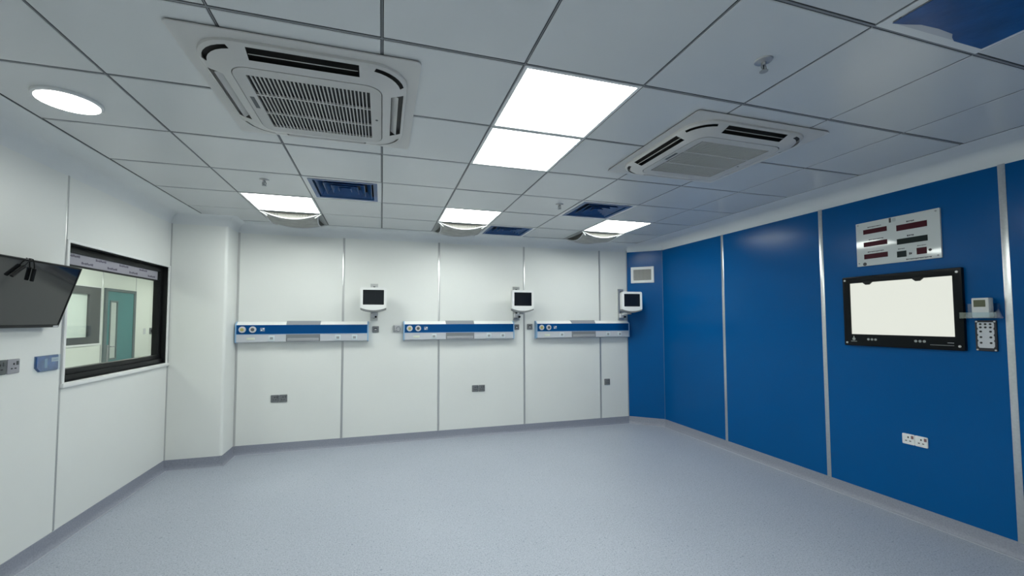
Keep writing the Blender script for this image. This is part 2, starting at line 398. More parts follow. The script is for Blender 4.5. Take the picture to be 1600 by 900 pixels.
# ------------------------------------------------------------------ blue-filmed ceiling vents
def vent(label, i, j, lm, film=None):
    x0, x1, y0, y1 = cell(i, j); cx, cy = (x0+x1)/2, (y0+y1)/2; wx, wy = (x1-x0)/2-0.004, (y1-y0)/2-0.004
    t = thing('ceiling_vent', label, 'air vent', (cx, cy, H), group='square ceiling vents')
    ax, ay = wx-0.034, wy-0.034
    ob('frame', MB().plate(rect(-wx, wx, -wy, wy), [rect(-ax, ax, -ay, ay)], -0.001, 0.02, 'flat'), WPLASTIC, t)
    ob('duct', MB().box(-wx, wx, -wy, wy, 0.075, 0.08), DARK, t)
    ob('rim', MB().loft([[(sx*(ax-d), sy*(ay-d), z) for sx, sy in ((-1,-1),(1,-1),(1,1),(-1,1))] for d, z in ((-0.001, -0.004), (0.03, -0.003), (0.033, 0.03), (-0.001, 0.03))]), lm, t)
    for k in range(4):
        o_ = 0.045 + 0.055*k; i_ = o_ + 0.040
        L = [[(sx*(ax-d), sy*(ay-d), z) for sx, sy in ((-1,-1),(1,-1),(1,1),(-1,1))] for d, z in ((o_, 0.004), (i_, 0.052), (i_+0.003, 0.052), (o_+0.004, 0.002))]
        ob('louvre', MB().loft(L + [L[0]]), lm, t)
    if film: ob('protective_film', MB().plate(film, [], -0.008, -0.0065, 'flat'), FILM, t, label='blue protective film peeled back at one corner')
    return t
vent('blue louvred square vent in the ceiling, beside the left ceiling light', 1, 3, FILM)
vent('blue film covered square vent between the right air conditioner and light', 5, 3, FILM)
vent('blue film covered vent at the ceiling edge by the middle light', 4, 5, FILM)
fl_ = [(-0.262, 0.262), (-0.262, -0.262), (0.262, -0.262), (0.262, 0.262), (0.09, 0.262), (0.055, 0.250), (0.03, 0.236), (-0.06, 0.232), (-0.15, 0.236), (-0.21, 0.252)]
vent('large blue film covered vent overhead, white corner showing where film peels', 5, -2, LGREY, fl_)

# ------------------------------------------------------------------ bulging perforated air diffusers at the far edge
DL = {0: 'bulging perforated air diffuser behind the left ceiling light', 3: 'bulging perforated air diffuser behind the middle ceiling light', 6: 'bulging perforated air diffuser behind the ceiling light by the blue wall'}
for (i, j) in sorted(DIFFS):
    x0, x1, y0, y1 = cell(i, j); cx, cy = (x0+x1)/2, (y0+y1)/2; wx, wy = (x1-x0)/2-0.004, (y1-y0)/2-0.004
    t = thing('air_diffuser', DL[i], 'air diffuser', (cx, cy, H), group='bulging supply air diffusers')
    ob('base_plate', MB().box(-wx, wx, -wy, wy, 0.0, 0.02), mat('diffuser_grey', (0.36, 0.375, 0.375), 0.5), t)
    n = 12; ax, ay = wx-0.035, wy-0.02
    def zz(u, v): return -0.006 - 0.054*(1-u*u) - 0.054*(1-v*v) + 0.040*(1-u*u)*(1-v*v)
    vs = [(ax*(2*a/n-1)*(1-0.10*(1-(2*b/n-1)**2)), ay*(2*b/n-1)*(1-0.10*(1-(2*a/n-1)**2)), zz(2*a/n-1, 2*b/n-1)) for b in range(n+1) for a in range(n+1)]
    fs = [(b*(n+1)+a, b*(n+1)+a+1, (b+1)*(n+1)+a+1, (b+1)*(n+1)+a) for b in range(n) for a in range(n)]
    ob('bulged_face', MB().add(vs, fs), mat('diffuser_face', (0.30, 0.30, 0.28), 0.35, noise=0.25, nscale=12), t, smooth=True)
    for q in range(4):
        edge = [((2*a/n-1)) for a in range(n+1)]
        P = []
        for u in edge:
            p = [(u, -1), (1, u), (-u, 1), (-1, -u)][q]
            P.append((ax*p[0]*(1-0.10*(1-p[1]**2)), ay*p[1]*(1-0.10*(1-p[0]**2)), zz(*p)))
        m_ = MB().add([(x, y, z) for x, y, z in P] + [(x, y, 0.001) for x, y, z in P], [(a, a+1, a+2+n, a+1+n) for a in range(n)])
        ob('perforated_side', m_, PERF, t, smooth=True)
        ob('edge_rib', MB().tube(P, 0.006, 6), LGREY, t, smooth=True)
        c0 = P[0]; sx, sy = math.copysign(1, c0[0]), math.copysign(1, c0[1])
        ob('corner_strut', MB().tube([(c0[0]+sx*0.028, c0[1]+sy*0.014, -0.002), (c0[0]*0.86, c0[1]*0.86, zz(0.86, 0.86)-0.006)], 0.007, 6), WPLASTIC, t)

# ------------------------------------------------------------------ sprinklers
def sprinkler(label, x, y):
    t = thing('sprinkler', label, 'sprinkler', (x, y, H), group='ceiling sprinklers')
    ob('escutcheon', MB().loft([[(r*math.cos(a), r*math.sin(a), z) for a in [2*math.pi*k/24 for k in range(24)]] for r, z in ((0.036, 0.0), (0.034, -0.005), (0.016, -0.010))], (True, True)), STEEL, t, smooth=True)
    ob('body', MB().cyl((0, 0), 0.010, -0.008, -0.022, 'z', 12), STEEL, t)
    ob('yoke', MB().tube([(-0.009, 0, -0.018), (-0.013, 0, -0.032), (-0.004, 0, -0.047)], 0.003, 6).tube([(0.009, 0, -0.018), (0.013, 0, -0.032), (0.004, 0, -0.047)], 0.003, 6), MGREY, t)
    ob('bulb', MB().cyl((0, 0), 0.003, -0.020, -0.046, 'z', 8), DGREY, t)
    ob('deflector', MB().cyl((0, 0), 0.017, -0.047, -0.050, 'z', 12), MGREY, t)
sprinkler('small sprinkler head in front of the left ceiling light', -0.904, 3.66)
sprinkler('small sprinkler head between the middle light and the blue vent', 1.633, 3.66)
sprinkler('largest sprinkler head, nearest, in front of the right air conditioner', 1.567, 1.36)

# ------------------------------------------------------------------ bed-head service rails on the far wall
def socket_plate(parent, x, z, s=0.05, y=0.0, m=WPLASTIC):
    p = ob('outlet', MB().box(x-s/2, x+s/2, y-0.006, y+0.001, z-s/2, z+s/2), m, parent, bevel=0.002)
    ob('outlet_face', MB().box(x-s*0.26, x+s*0.26, y-0.008, y-0.005, z-s*0.22, z+s*0.22), MGREY, p)
def service_rail(label, x0, x1):
    L = x1-x0; D = 0.075
    t = thing('bed_head_unit', label, 'medical rail', (x0, YF, Z(-0.25)), group='bed-head service rails')
    prof = [(0, 0.0), (-0.055, 0.004), (-D, 0.012), (-D, 0.200), (-0.030, 0.238), (0, 0.238)]     # (y,z)
    ob('body', MB().loft([[(0.012, y, z) for y, z in prof], [(L-0.012, y, z) for y, z in prof]], (True, True)), mat('rail_silver', (0.54, 0.56, 0.60), 0.35), t)
    ob('top_cover', MB().loft([[(x, y, z) for y, z in ((-D-0.001, 0.201), (-0.030, 0.2385), (-0.030, 0.242), (-D-0.003, 0.204))] for x in (0.012, L-0.012)], (True, True)), WPLASTIC, t)
    for a, b in ((0, 0.014), (L-0.014, L)):
        ob('end_cap', MB().loft([[(x, y*1.08, z*1.04-0.004) for y, z in prof] for x in (a, b)], (True, True)), PBLUE, t)
    ob('blue_panel', MB().box(0.014, L-0.014, -D-0.003, -D+0.001, 0.100, 0.204), UBLUE, t)
    ob('silver_line', MB().box(0.014, L-0.014, -D-0.004, -D+0.001, 0.094, 0.100), PBLUE, t)
    a, b = 0.365*L, 0.62*L
    tr = ob('tray', MB().box(a, b, -D-0.006, -D+0.002, 0.010, 0.094), mat('tray_grey', (0.20, 0.21, 0.225), 0.4), t)
    ob('tray_lip', MB().box(a+0.015, b-0.015, -D-0.012, -D-0.004, 0.014, 0.050), mat('tray_lip_grey', (0.33, 0.34, 0.36), 0.3), tr, bevel=0.003)
    ob('console_top', MB().loft([[(x, y, z) for y, z in ((-D-0.004, 0.205), (-0.040, 0.250), (-0.005, 0.250), (-0.005, 0.23))] for x in (a, b)], (True, True)), mat('console_grey', (0.27, 0.285, 0.31), 0.35), t)
    for x, mc in ((0.075, YELLOW), (0.180, DGREY)):
        g = ob('gas_outlet', MB().cyl((x, 0.152), 0.036, -D-0.002, -D-0.018, 'y', 24), LGREY, t, bevel=0.003)
        ob('coupling', MB().cyl((x, 0.152), 0.019, -D-0.015, -D-0.021, 'y', 16), mc, g)
    ob('call_socket', MB().box(0.255, 0.300, -D-0.006, -D, 0.132, 0.172), mat('call_grey', (0.22, 0.28, 0.38), 0.4), t)
    ob('call_socket_pin', MB().box(0.283, 0.297, -D-0.008, -D-0.004, 0.154, 0.168).box(0.262, 0.274, -D-0.008, -D-0.004, 0.138, 0.15), WPLASTIC, t)
    ob('night_light', MB().box(0.12, 0.20, -D-0.004, -D, 0.035, 0.060), mat('night_lens', (0.66, 0.70, 0.60), 0.3), t, bevel=0.004)
    for x in (0.26*L, 0.757*L, 0.888*L): socket_plate(t, x, 0.050, 0.062, -D-0.001, mat('rail_socket', (0.60, 0.67, 0.70), 0.4))
    return t
service_rail('leftmost blue and white bed-head rail, beside the white column', -1.588, -0.155)
service_rail('middle blue and white bed-head rail on the far white wall', 0.263, 1.722)
service_rail('blue and white bed-head rail ending at the blue corner', 2.041, 3.503)

# ------------------------------------------------------------------ patient monitors on wall rails
def monitor(label, xr, xm, ym, rz=0.0):
    t = thing('patient_monitor', label, 'monitor', (xr, YF, Z(0.0)), group='wall mounted patient monitors')
    r = ob('wall_rail', MB().plate(rect(-0.045, 0.045, 0.0, 0.46), [rect(-0.012, 0.012, 0.03, 0.43)], -0.022, 0.0), ALUD, t)
    ob('rail_slot', MB().box(-0.013, 0.013, -0.006, -0.002, 0.03, 0.43), DGREY, r)
    dx, dy = xm-xr, ym-YF
    def P(x, y): return (dx + x*math.cos(rz) - y*math.sin(rz), dy + x*math.sin(rz) + y*math.cos(rz))
    zc = 0.268
    arm = ob('arm', MB().box(-0.035, 0.035, -0.075, -0.020, 0.035, 0.095), LGREY, t, bevel=0.006)
    ob('arm_link', MB().tube([(0.0, -0.06, 0.085), (dx*0.5, -0.06+(dy+0.14)*0.5, 0.095), (dx, dy+0.08, 0.105)], 0.020, 10), LGREY, arm, smooth=True)
    ob('swivel', MB().cyl((dx, dy+0.07), 0.030, 0.082, 0.142, 'z', 16), mat('swivel_grey', (0.40, 0.41, 0.42), 0.4), arm)
    for x, z in ((-0.005, 0.095), (0.022, 0.048)): ob('knob', MB().cyl((x, z), 0.013, -0.10, -0.07, 'y', 12), BLACK, arm)
    top = ob('mount_plate', MB().box(-0.09, 0.09, 0.02, 0.12, 0.128, 0.142), LGREY, t, bevel=0.004, loc=(dx, dy, 0), rot=(0, 0, rz))
    # body: front outline with rounded corners and a chin that sags in the middle
    W_, H_ = 0.298, 0.262
    def outline(sc, n=10):
        pts = rrect(0, 0, W_*sc, H_*sc, 0.022*sc, 4)
        top_ = [p for p in pts if p[1] >= 0]
        bot = [(-W_/2*sc + W_*sc*k/n, -H_/2*sc*(0.86) - 0.030*sc*math.sin(math.pi*k/n)**0.8) for k in range(n+1)]
        return [(x, z+zc) for x, z in top_] + [(x, z+zc) for x, z in bot]
    fr_, bk = outline(1.0), outline(0.80)
    body = ob('housing', MB().loft([[(x, 0.0, z) for x, z in fr_], [(x, 0.055, z) for x, z in fr_], [(x*0.8, 0.125, zc+(z-zc)*0.8) for x, z in fr_]], (False, True)), mat('monitor_shell', (0.66, 0.67, 0.65), 0.4), t, smooth=True, loc=(dx, dy, 0), rot=(0, 0, rz))
    scr = rrect(0.0, zc+0.012, 0.240, 0.178, 0.006, 3)
    ob('bezel', MB().plate(fr_, [scr], -0.012, 0.002), WPLASTIC, t, bevel=0.0, smooth=True, loc=(dx, dy, 0), rot=(0, 0, rz))
    ob('screen', MB().plate(rrect(0.0, zc+0.012, 0.244, 0.182, 0.006, 3), [], -0.004, 0.004), SCREEN, t, loc=(dx, dy, 0), rot=(0, 0, rz))
    lip = [(x, z-0.004) for x, z in outline(0.99)[-11:]]
    ob('lower_shadow_trim', MB().loft([[(x, y, z+dz) for y, dz in ((-0.006, 0.004), (-0.010, -0.014), (0.06, -0.022), (0.07, 0.006))] for x, z in lip], (True, True)), mat('monitor_trim_shade', (0.20, 0.21, 0.21), 0.4), t, smooth=True, loc=(dx, dy, 0), rot=(0, 0, rz))  # lip under the chin, with the shadow there put into its dark colour
    return t
monitor('patient monitor with dark screen at the end of the leftmost bed rail', -0.093, -0.097, 5.215)
monitor('patient monitor with dark screen at the end of the middle bed rail', 1.770, 1.785, 5.205, -0.04)
monitor('patient monitor swung out over the blue corner below the wall grille', 3.402, 3.372, 5.11, -0.12)

# ------------------------------------------------------------------ wall sockets and switches
def socket(label, loc, rotz, m, group, s=0.086, kind='socket', cat='socket', face=None):
    t = thing('wall_'+kind, label, cat, loc, rotz, group)
    face = face or m
    p = ob('cover_plate', MB().plate(rrect(0, 0, s, s, 0.006, 3), [], -0.009, 0.0), m, t, bevel=0.0015)
    if kind == 'socket':
        ob('pin_holes', MB().box(-0.004, 0.004, -0.0105, -0.008, 0.008, 0.020).box(-0.020, -0.008, -0.0105, -0.008, -0.016, -0.010).box(0.006, 0.018, -0.0105, -0.008, -0.016, -0.010), DARK, p)
        ob('rocker', MB().box(0.018, 0.034, -0.012, -0.008, 0.006, 0.030), mat('rocker_red_grey', (0.20, 0.10, 0.11), 0.4) if m is WPLASTIC else DGREY, p, bevel=0.002)
    elif kind == 'data_outlet':
        ob('port', MB().box(-0.018, 0.018, -0.0105, -0.008, -0.012, 0.016), DARK, p)
        ob('port_shutter', MB().box(-0.012, 0.012, -0.0115, -0.010, -0.008, 0.004), LGREY, p)
    else:
        ob('key', MB().box(-0.028, -0.002, -0.013, -0.008, -0.028, 0.028), face, p, bevel=0.002)
        ob('key', MB().box(0.002, 0.028, -0.013, -0.008, -0.028, 0.028), face, p, bevel=0.002)
    return t
GM = mat('gunmetal_socket', (0.16, 0.17, 0.18), 0.4, noise=0.15, nscale=60)
for x, l in ((-1.184, 'left'), (-1.096, 'right')):
    socket('grey wall socket low under the leftmost bed rail, %s of its pair' % l, (x, YF, Z(-0.904)), 0, GM, 'grey sockets low on the far wall')
for x, l in ((1.198, 'left'), (1.287, 'right')):
    socket('grey wall socket low under the middle bed rail, %s of its pair' % l, (x, YF, Z(-0.900)), 0, GM, 'grey sockets low on the far wall')
socket('single grey wall socket low beside the blue corner', (3.165, YF, Z(-0.898)), 0, GM, 'grey sockets low on the far wall', 0.088)
socket('grey data outlet just below the first patient monitor', (-0.072, YF, Z(-0.107)), 0, GM, 'data outlets between the bed rails', 0.078, 'data_outlet', 'outlet')
socket('grey data outlet below the second patient monitor, at the rail end', (1.778, YF, Z(-0.091)), 0, GM, 'data outlets between the bed rails', 0.074, 'data_outlet', 'outlet')
socket('grey data outlet at the left end of the last bed rail', (1.970, YF, Z(-0.088)), 0, GM, 'data outlets between the bed rails', 0.078, 'data_outlet', 'outlet')
# nurse call handset holder with cord between rails
t = thing('call_switch', 'small pale call switch with looped cord left of the middle bed rail', 'switch', (0.185, YF, Z(-0.10)))
ob('back_plate', MB().plate(rrect(0, 0, 0.094, 0.090, 0.006, 3), [], -0.010, 0.0), LGREY, t, bevel=0.001)
ob('handset', MB().box(-0.040, -0.022, -0.024, -0.009, -0.038, 0.040), MGREY, t, bevel=0.004)
ob('cord', MB().tube([(-0.020, -0.018, -0.034)] + [(0.018+0.024*math.cos(a), -0.018, -0.005+0.032*math.sin(a)) for a in [math.radians(d) for d in range(-150, 181, 30)]], 0.004, 6), MGREY, t, smooth=True)
for y, l in ((2.238, 'nearer the corner'), (2.158, 'nearer the camera')):
    socket('white wall socket on the blue wall, one of a pair, %s' % l, (XR, y, Z(-0.919)), -R90, WPLASTIC, 'white sockets on the blue wall', 0.078)
socket('grey wall socket on the left wall under the television, whole in view', (XL, 3.236, Z(-0.267)), R90, mat('silver_socket', (0.30, 0.30, 0.33), 0.4), 'sockets under the television')
socket('dark wall socket on the left wall at the photo edge', (XL, 3.142, Z(-0.267)), R90, DGREY, 'sockets under the television')

# ------------------------------------------------------------------ leaflet holder on left wall
t = thing('leaflet_holder', 'clear wall holder with a blue leaflet beside the window', 'leaflet holder', (XL, 3.50, Z(-0.274)), R90)
ob('leaflet', MB().plate([(-0.092, 0.045), (-0.092, -0.020), (-0.062, -0.046), (0.092, -0.046), (0.092, 0.047)], [], -0.010, -0.006), CARD, t)
ob('leaflet_label', MB().box(0.030, 0.091, -0.0112, -0.0098, 0.006, 0.034), INKW, t)
ob('leaflet_print', MB().box(0.046, 0.088, -0.0120, -0.011, 0.017, 0.021).box(-0.03, -0.005, -0.0112, -0.0098, -0.03, 0.03), mat('leaflet_pale', (0.28, 0.44, 0.56), 0.4), t)
ob('holder', MB().plate([(-0.098, 0.050), (-0.098, -0.024), (-0.066, -0.052), (0.098, -0.052), (0.098, 0.052)], [], -0.018, -0.015), CLEAR, t)
ob('back_sheet', MB().plate([(-0.098, 0.050), (-0.098, -0.024), (-0.066, -0.052), (0.098, -0.052), (0.098, 0.052)], [], -0.004, 0.0), mat('holder_back', (0.10, 0.17, 0.30), 0.3), t)

# ------------------------------------------------------------------ television on tilting mount
tilt = math.atan2(0.115, 0.391)
t = thing('television', 'black flat television tilted down from the left wall', 'television', (XL+0.060, 3.486, Z(-0.037)), R90, tilt=tilt)
W_, H_ = 0.735, 0.408
ob('cabinet', MB().box(-W_, 0, 0.0, 0.035, 0, H_), BLACK, t, bevel=0.004)
ob('rear_housing', MB().box(-W_+0.10, -0.10, 0.034, 0.058, 0.05, H_-0.12), DGREY, t)
b = ob('bezel', MB().plate(rect(-W_, 0, 0, H_), [rect(-W_+0.010, -0.010, 0.018, H_-0.010)], -0.004, 0.002), BLACK, t, bevel=0.001)
ob('screen', MB().box(-W_+0.009, -0.009, -0.001, 0.003, 0.017, H_-0.009), TVGLASS, t)
ob('sticker', MB().box(-0.050, -0.008, -0.0052, -0.0035, 0.003, 0.012), LGREY, b)
mt = ob('wall_mount', MB().box(-W_/2-0.05, -W_/2+0.05, 0.05, 0.062, 0.02, 0.10).box(-W_/2-0.02, -W_/2+0.02, 0.05, 0.14, 0.20, 0.23), DGREY, t)
# two cable ends hanging over the television, as flat ribbons held clear of the glass
for k, (xs, pa, pb) in enumerate(((-0.445, (-0.470, -0.040), (-0.525, -0.105)), (-0.425, (-0.395, -0.045), (-0.380, -0.120)))):
    c = thing('hanging_cable', ['short black cable end slanting across the television screen', 'short black cable end hanging straight on the television screen'][k], 'cable',
              (XL+0.060, 3.486, Z(-0.037)), R90, 'cable ends over the television', tilt)
    ob('cord', MB().tube([(xs, 0.010, H_+0.005), (xs, -0.008, H_+0.006), ((xs+pa[0])/2, -0.012, H_-0.018), (pa[0], -0.012, H_+pa[1])], 0.003, 6), BLACK, c, smooth=True)
    ob('plug', MB().tube([(pa[0], -0.014, H_+pa[1]), ((pa[0]*0.4+pb[0]*0.6), -0.014, H_+pa[1]*0.4+pb[1]*0.6), (pb[0], -0.014, H_+pb[1])], 0.0095, 8), BLACK, c, smooth=True)

# ------------------------------------------------------------------ window to the corridor
win = struct(bpy.data.objects.new('window_1', None)); COL.objects.link(win); win.location = (XL, 0, 0); win.rotation_euler = (0, 0, R90)
x0, x1, z0, z1 = 3.66, 5.085, Z(-0.425), Z(0.555)
ob('white_surround', MB().plate(rect(x0-0.024, x1+0.03, z0-0.030, z1+0.018), [rect(x0, x1, z0, z1)], -0.010, 0.02), WPLASTIC, win, bevel=0.003)
ob('sill', MB().box(x0-0.03, x1+0.035, -0.022, 0.0, z0-0.034, z0-0.004), WPLASTIC, win, bevel=0.004)
ob('black_frame', MB().plate(rect(x0, x1, z0, z1), [rect(x0+0.018, x1-0.045, z0+0.085, z1-0.055)], 0.045, 0.105), BLACK, win, bevel=0.002)
ob('black_reveal', MB().plate(rect(x0, x1, z0, z1), [rect(x0+0.006, x1-0.008, z0+0.006, z1-0.006)], 0.001, 0.05), BLACK, win)
ob('glass_bead', MB().box(x0+0.006, x1-0.01, 0.025, 0.046, z0+0.006, z0+0.045), mat('black_bead', (0.007, 0.008, 0.009), 0.3, spec=0.15), win)
ob('pane', MB().box(x0+0.012, x1-0.04, 0.068, 0.074, z0+0.08, z1-0.05), GLASS, win)
zt0, zt1 = z1-0.140, z1-0.050
tp = ob('printed_tape', MB().box(x0+0.018, x1-0.075, 0.058, 0.064, zt0, zt1), STICK, win, label='pale printed protective tape along the top of the glass')
ob('lower_bar', MB().box(x0+0.012, x1-0.06, 0.055, 0.066, zt0-0.014, zt0), BLACK, win)
pr = MB()
for row, zz_ in ((0, zt0+0.066), (1, zt0+0.024)):
    for k in range(4):
        xx = x0+0.09+row*0.15+k*0.31
        for c in range(7):
            if xx+0.13 < x1-0.08: pr.box(xx+c*0.019, xx+c*0.019+0.015, 0.0568, 0.0582, zz_-0.009+0.002*(c % 2), zz_+0.009-0.003*((c*5) % 3))
ob('tape_print', pr, mat('tape_ink', (0.13, 0.12, 0.16), 0.6), tp)['kind'] = 'stuff'

# ------------------------------------------------------------------ corridor beyond the window
XK = -4.676; KY0, KY1 = 1.5, 13.0
XO = XL-0.10
struct(ob('floor_corridor', MB().box(XK-0.1, XO+0.0, KY0, KY1, -0.1, 0.0), FLOOR))
struct(ob('ceiling_corridor', MB().box(XK-0.1, XO+0.0, KY0, KY1, H, H+0.1), PLASTER))
struct(ob('wall_corridor_end', MB().box(XK-0.1, XO, KY1, KY1+0.1, 0, H), WHITE))
struct(ob('wall_corridor_start', MB().box(XK-0.1, XO, KY0-0.1, KY0, 0, H), WHITE))
struct(ob('wall_corridor_near', MB().box(XO-0.0, XO+0.1, YC+0.05, KY1, 0, H), WHITE))
# far corridor wall, local x = world y
dx0, dx1, dzt = 8.99, 9.94, Z(0.588)
wk = wall('wall_corridor', KY0, KY1, [2.4, 3.58, 4.76, 5.94, 7.12, 8.95, 9.98, 11.2, 12.4], mat('corridor_wall', (0.78, 0.81, 0.74), 0.4), (XK, 0, 0), R90, 0.02, hole=rect(7.60, 8.91, Z(-0.375), Z(0.575)))
w2 = struct(bpy.data.objects.new('window_2', None)); COL.objects.link(w2); w2.location = (XK, 0, 0); w2.rotation_euler = (0, 0, R90)
ob('white_surround', MB().plate(rect(7.57, 8.94, Z(-0.405), Z(0.595)), [rect(7.60, 8.91, Z(-0.375), Z(0.575))], -0.012, 0.02), WPLASTIC, w2)
ob('grey_frame', MB().plate(rect(7.60, 8.91, Z(-0.375), Z(0.575)), [rect(7.72, 8.62, Z(-0.262), Z(0.448))], 0.0, 0.05), mat('grey_frame', (0.055, 0.062, 0.062), 0.4), w2)
ob('pane', MB().box(7.70, 8.64, 0.030, 0.036, Z(-0.28), Z(0.46)), FROST, w2)
door = struct(bpy.data.objects.new('door_1', None)); COL.objects.link(door); door.location = (XK, 0, 0); door.rotation_euler = (0, 0, R90)
ob('door_frame', MB().plate(rect(dx0, dx1, 0.0, dzt), [rect(dx0+0.065, dx1-0.065, 0.003, dzt-0.05)], -0.03, 0.0), TEALF, door)
lw = rect(9.17, 9.345, Z(-0.66), Z(0.345))
lf = ob('door_leaf', MB().plate(rect(dx0+0.067, dx1-0.067, 0.005, dzt-0.052), [lw], -0.015, 0.0), TEAL, door)
ob('vision_panel_frame', MB().plate(rect(9.14, 9.375, Z(-0.69), Z(0.375)), [lw], -0.022, -0.012), TEALF, lf)
ob('vision_pane', MB().plate(lw, [], -0.010, -0.003), mat('door_pane', (0.55, 0.60, 0.56), 0.25), lf)
ob('handle', MB().box(9.085, 9.125, -0.028, -0.013, Z(-0.72), Z(-0.42)).tube([(9.105, -0.03, Z(-0.45)), (9.105, -0.07, Z(-0.45)), (9.22, -0.07, Z(-0.45))], 0.010, 8), MGREY, lf)
t = thing('corridor_switch', 'small dark wall switch beyond the window glass, right of the teal door', 'switch', (XK, 10.59, Z(-0.204)), R90)
ob('cover_plate', MB().plate(rrect(0, 0, 0.14, 0.13, 0.01, 3), [], -0.012, 0.0), GM, t)
ob('key', MB().box(-0.03, 0.03, -0.018, -0.011, -0.03, 0.03), DARK, t)
ob('side_plate', MB().plate(rrect(-0.26, 0, 0.08, 0.12, 0.01, 3), [], -0.006, 0.0), LGREY, t)
for k, y in enumerate((3.2, 5.6, 8.0, 10.4)):
    t = thing('corridor_light', ['corridor ceiling light nearest the viewer beyond the window', 'corridor ceiling light second along beyond the window', 'corridor ceiling light above the far grey framed window', 'corridor ceiling light farthest along, past the teal door'][k], 'ceiling light', (-3.45, y, H), group='corridor light panels')
    link('frame', fm, WPLASTIC, t, (0, 0, -0.032)); link('diffuser', dm.copy(), None, t, (0, 0, -0.034)).data.materials[0] = LAMPC

# ------------------------------------------------------------------ wall grille on the blue corner
t = thing('wall_grille', 'white framed slatted air grille on the narrow blue corner wall', 'air grille', (CA[0]+math.cos(ca)*0.222, CA[1]+math.sin(ca)*0.222, Z(0.668)), ca)
ob('frame', MB().plate(rect(-0.163, 0.163, -0.120, 0.120), [rect(-0.125, 0.125, -0.080, 0.080)], -0.016, 0.0), WPLASTIC, t, bevel=0.004)
ob('backing', MB().box(-0.126, 0.126, -0.003, -0.001, -0.081, 0.081), mat('grille_shadow', (0.10, 0.10, 0.10), 0.6), t)
sl_ = MB().box(-0.0050, 0.0050, -0.013, -0.004, -0.080, 0.080).mesh('slat')
for k in range(14): link('slat', sl_, mat('grille_slat', (0.42, 0.42, 0.40), 0.5), t, (-0.115+k*0.0177, 0, 0))

# ------------------------------------------------------------------ information display on the blue wall (local x = -world y)
def RX(y): return -y
t = thing('display_panel', 'white glossy wall panel with dark red digital displays on the blue wall', 'display panel', (XR, 2.262, Z(0.632)), -R90)
bw, bh = 0.560, 0.366
bd = ob('board', MB().plate(rrect(0, 0, bw, bh, 0.004, 2), [], -0.014, 0.0), ACRYL, t)
def uv(u, v): return (u-0.5)*bw, (0.5-v)*bh
def disp(name, u0, u1, v0, v1, m):
    a, b_ = uv(u0, v0), uv(u1, v1); ob(name, MB().box(a[0], b_[0], -0.0155, -0.013, b_[1], a[1]), m, bd)
disp('red_display', 0.10, 0.405, 0.17, 0.275, RED); disp('red_display', 0.10, 0.405, 0.46, 0.565, RED); disp('red_display', 0.10, 0.405, 0.735, 0.845, RED)
disp('red_display', 0.52, 0.865, 0.20, 0.325, RED); disp('black_display', 0.52, 0.865, 0.50, 0.620, BLK)
disp('black_display', 0.515, 0.625, 0.765, 0.895, BLK); disp('red_display', 0.740, 0.850, 0.745, 0.880, RED)
pr = MB()
def words(u0, u1, v, h, n):
    for k in range(n):
        a = u0+(u1-u0)*k/n; p = uv(a, v); q = uv(a+(u1-u0)/n*0.78, v)
        pr.box(p[0], q[0], -0.0152, -0.0138, p[1]-h/2*(1-0.25*((k*7) % 3)), p[1]+h/2*(1 if k == 0 else 0.75))
words(0.16, 0.34, 0.125, 0.008, 9); words(0.17, 0.36, 0.415, 0.008, 10); words(0.15, 0.36, 0.69, 0.008, 11)
words(0.64, 0.73, 0.155, 0.011, 5); words(0.64, 0.72, 0.455, 0.012, 4); words(0.53, 0.61, 0.715, 0.007, 5); words(0.75, 0.85, 0.70, 0.006, 6); words(0.62, 0.90, 0.955, 0.009, 16)
words(0.655, 0.69, 0.84, 0.018, 2)
p = uv(0.885, 0.815); pr.cyl(p, 0.010, -0.0152, -0.0138, 'y', 12)
p = uv(0.105, 0.955); pr.cyl(p, 0.014, -0.0152, -0.0138, 'y', 16)
p = uv(0.447, 0.055); pr.box(p[0]-0.007, p[0]+0.007, -0.0152, -0.0138, p[1]-0.020, p[1]+0.016)
ob('print', pr, INK, bd)['kind'] = 'stuff'
p = uv(0.475, 0.07); ob('emblem', MB().box(p[0], p[0]+0.022, -0.0152, -0.0138, p[1]-0.012, p[1]+0.016), mat('emblem_grey', (0.42, 0.46, 0.46), 0.4), bd)
for u, v in ((0.03, 0.045), (0.96, 0.05), (0.03, 0.93), (0.965, 0.945)):
    p = uv(u, v); ob('screw', MB().cyl(p, 0.006, -0.017, -0.013, 'y', 10), MGREY, bd)

# ------------------------------------------------------------------ x-ray film viewer
t = thing('film_viewer', 'lit white film viewing box in a black frame on the blue wall', 'light box', (XR, 2.265, Z(0.073)), -R90)
bw, bh = 0.784, 0.586
fr = ob('frame', MB().plate(rrect(0, 0, bw, bh, 0.006, 2), [rect(-0.338, 0.340, -0.196, 0.238)], -0.030, 0.0), mat('viewer_black', (0.004, 0.006, 0.008), 0.25, spec=0.15), t, bevel=0.003)
ob('lit_panel', MB().box(-0.342, 0.344, -0.018, -0.005, -0.200, 0.242), VIEWER, t)
for x in (-0.198, 0.142):
    ob('film_clip', MB().plate([(x-0.038, 0.246), (x-0.030, 0.234), (x-0.012, 0.218), (x+0.012, 0.218), (x+0.030, 0.234), (x+0.038, 0.246)], [], -0.034, -0.020), BLACK, t)
for x, z in ((-0.370, 0.265), (0.368, 0.262), (-0.368, -0.268), (0.366, -0.262)):
    ob('screw', MB().cyl((x, z), 0.008, -0.035, -0.029, 'y', 12), STEEL, fr)
for x0_ in (-0.205, 0.115):
    for k in range(3): ob('touch_button', MB().cyl((x0_+k*0.026, -0.236), 0.0095, -0.0315, -0.029, 'y', 12), mat('button_print', (0.34, 0.36, 0.35), 0.4), fr)
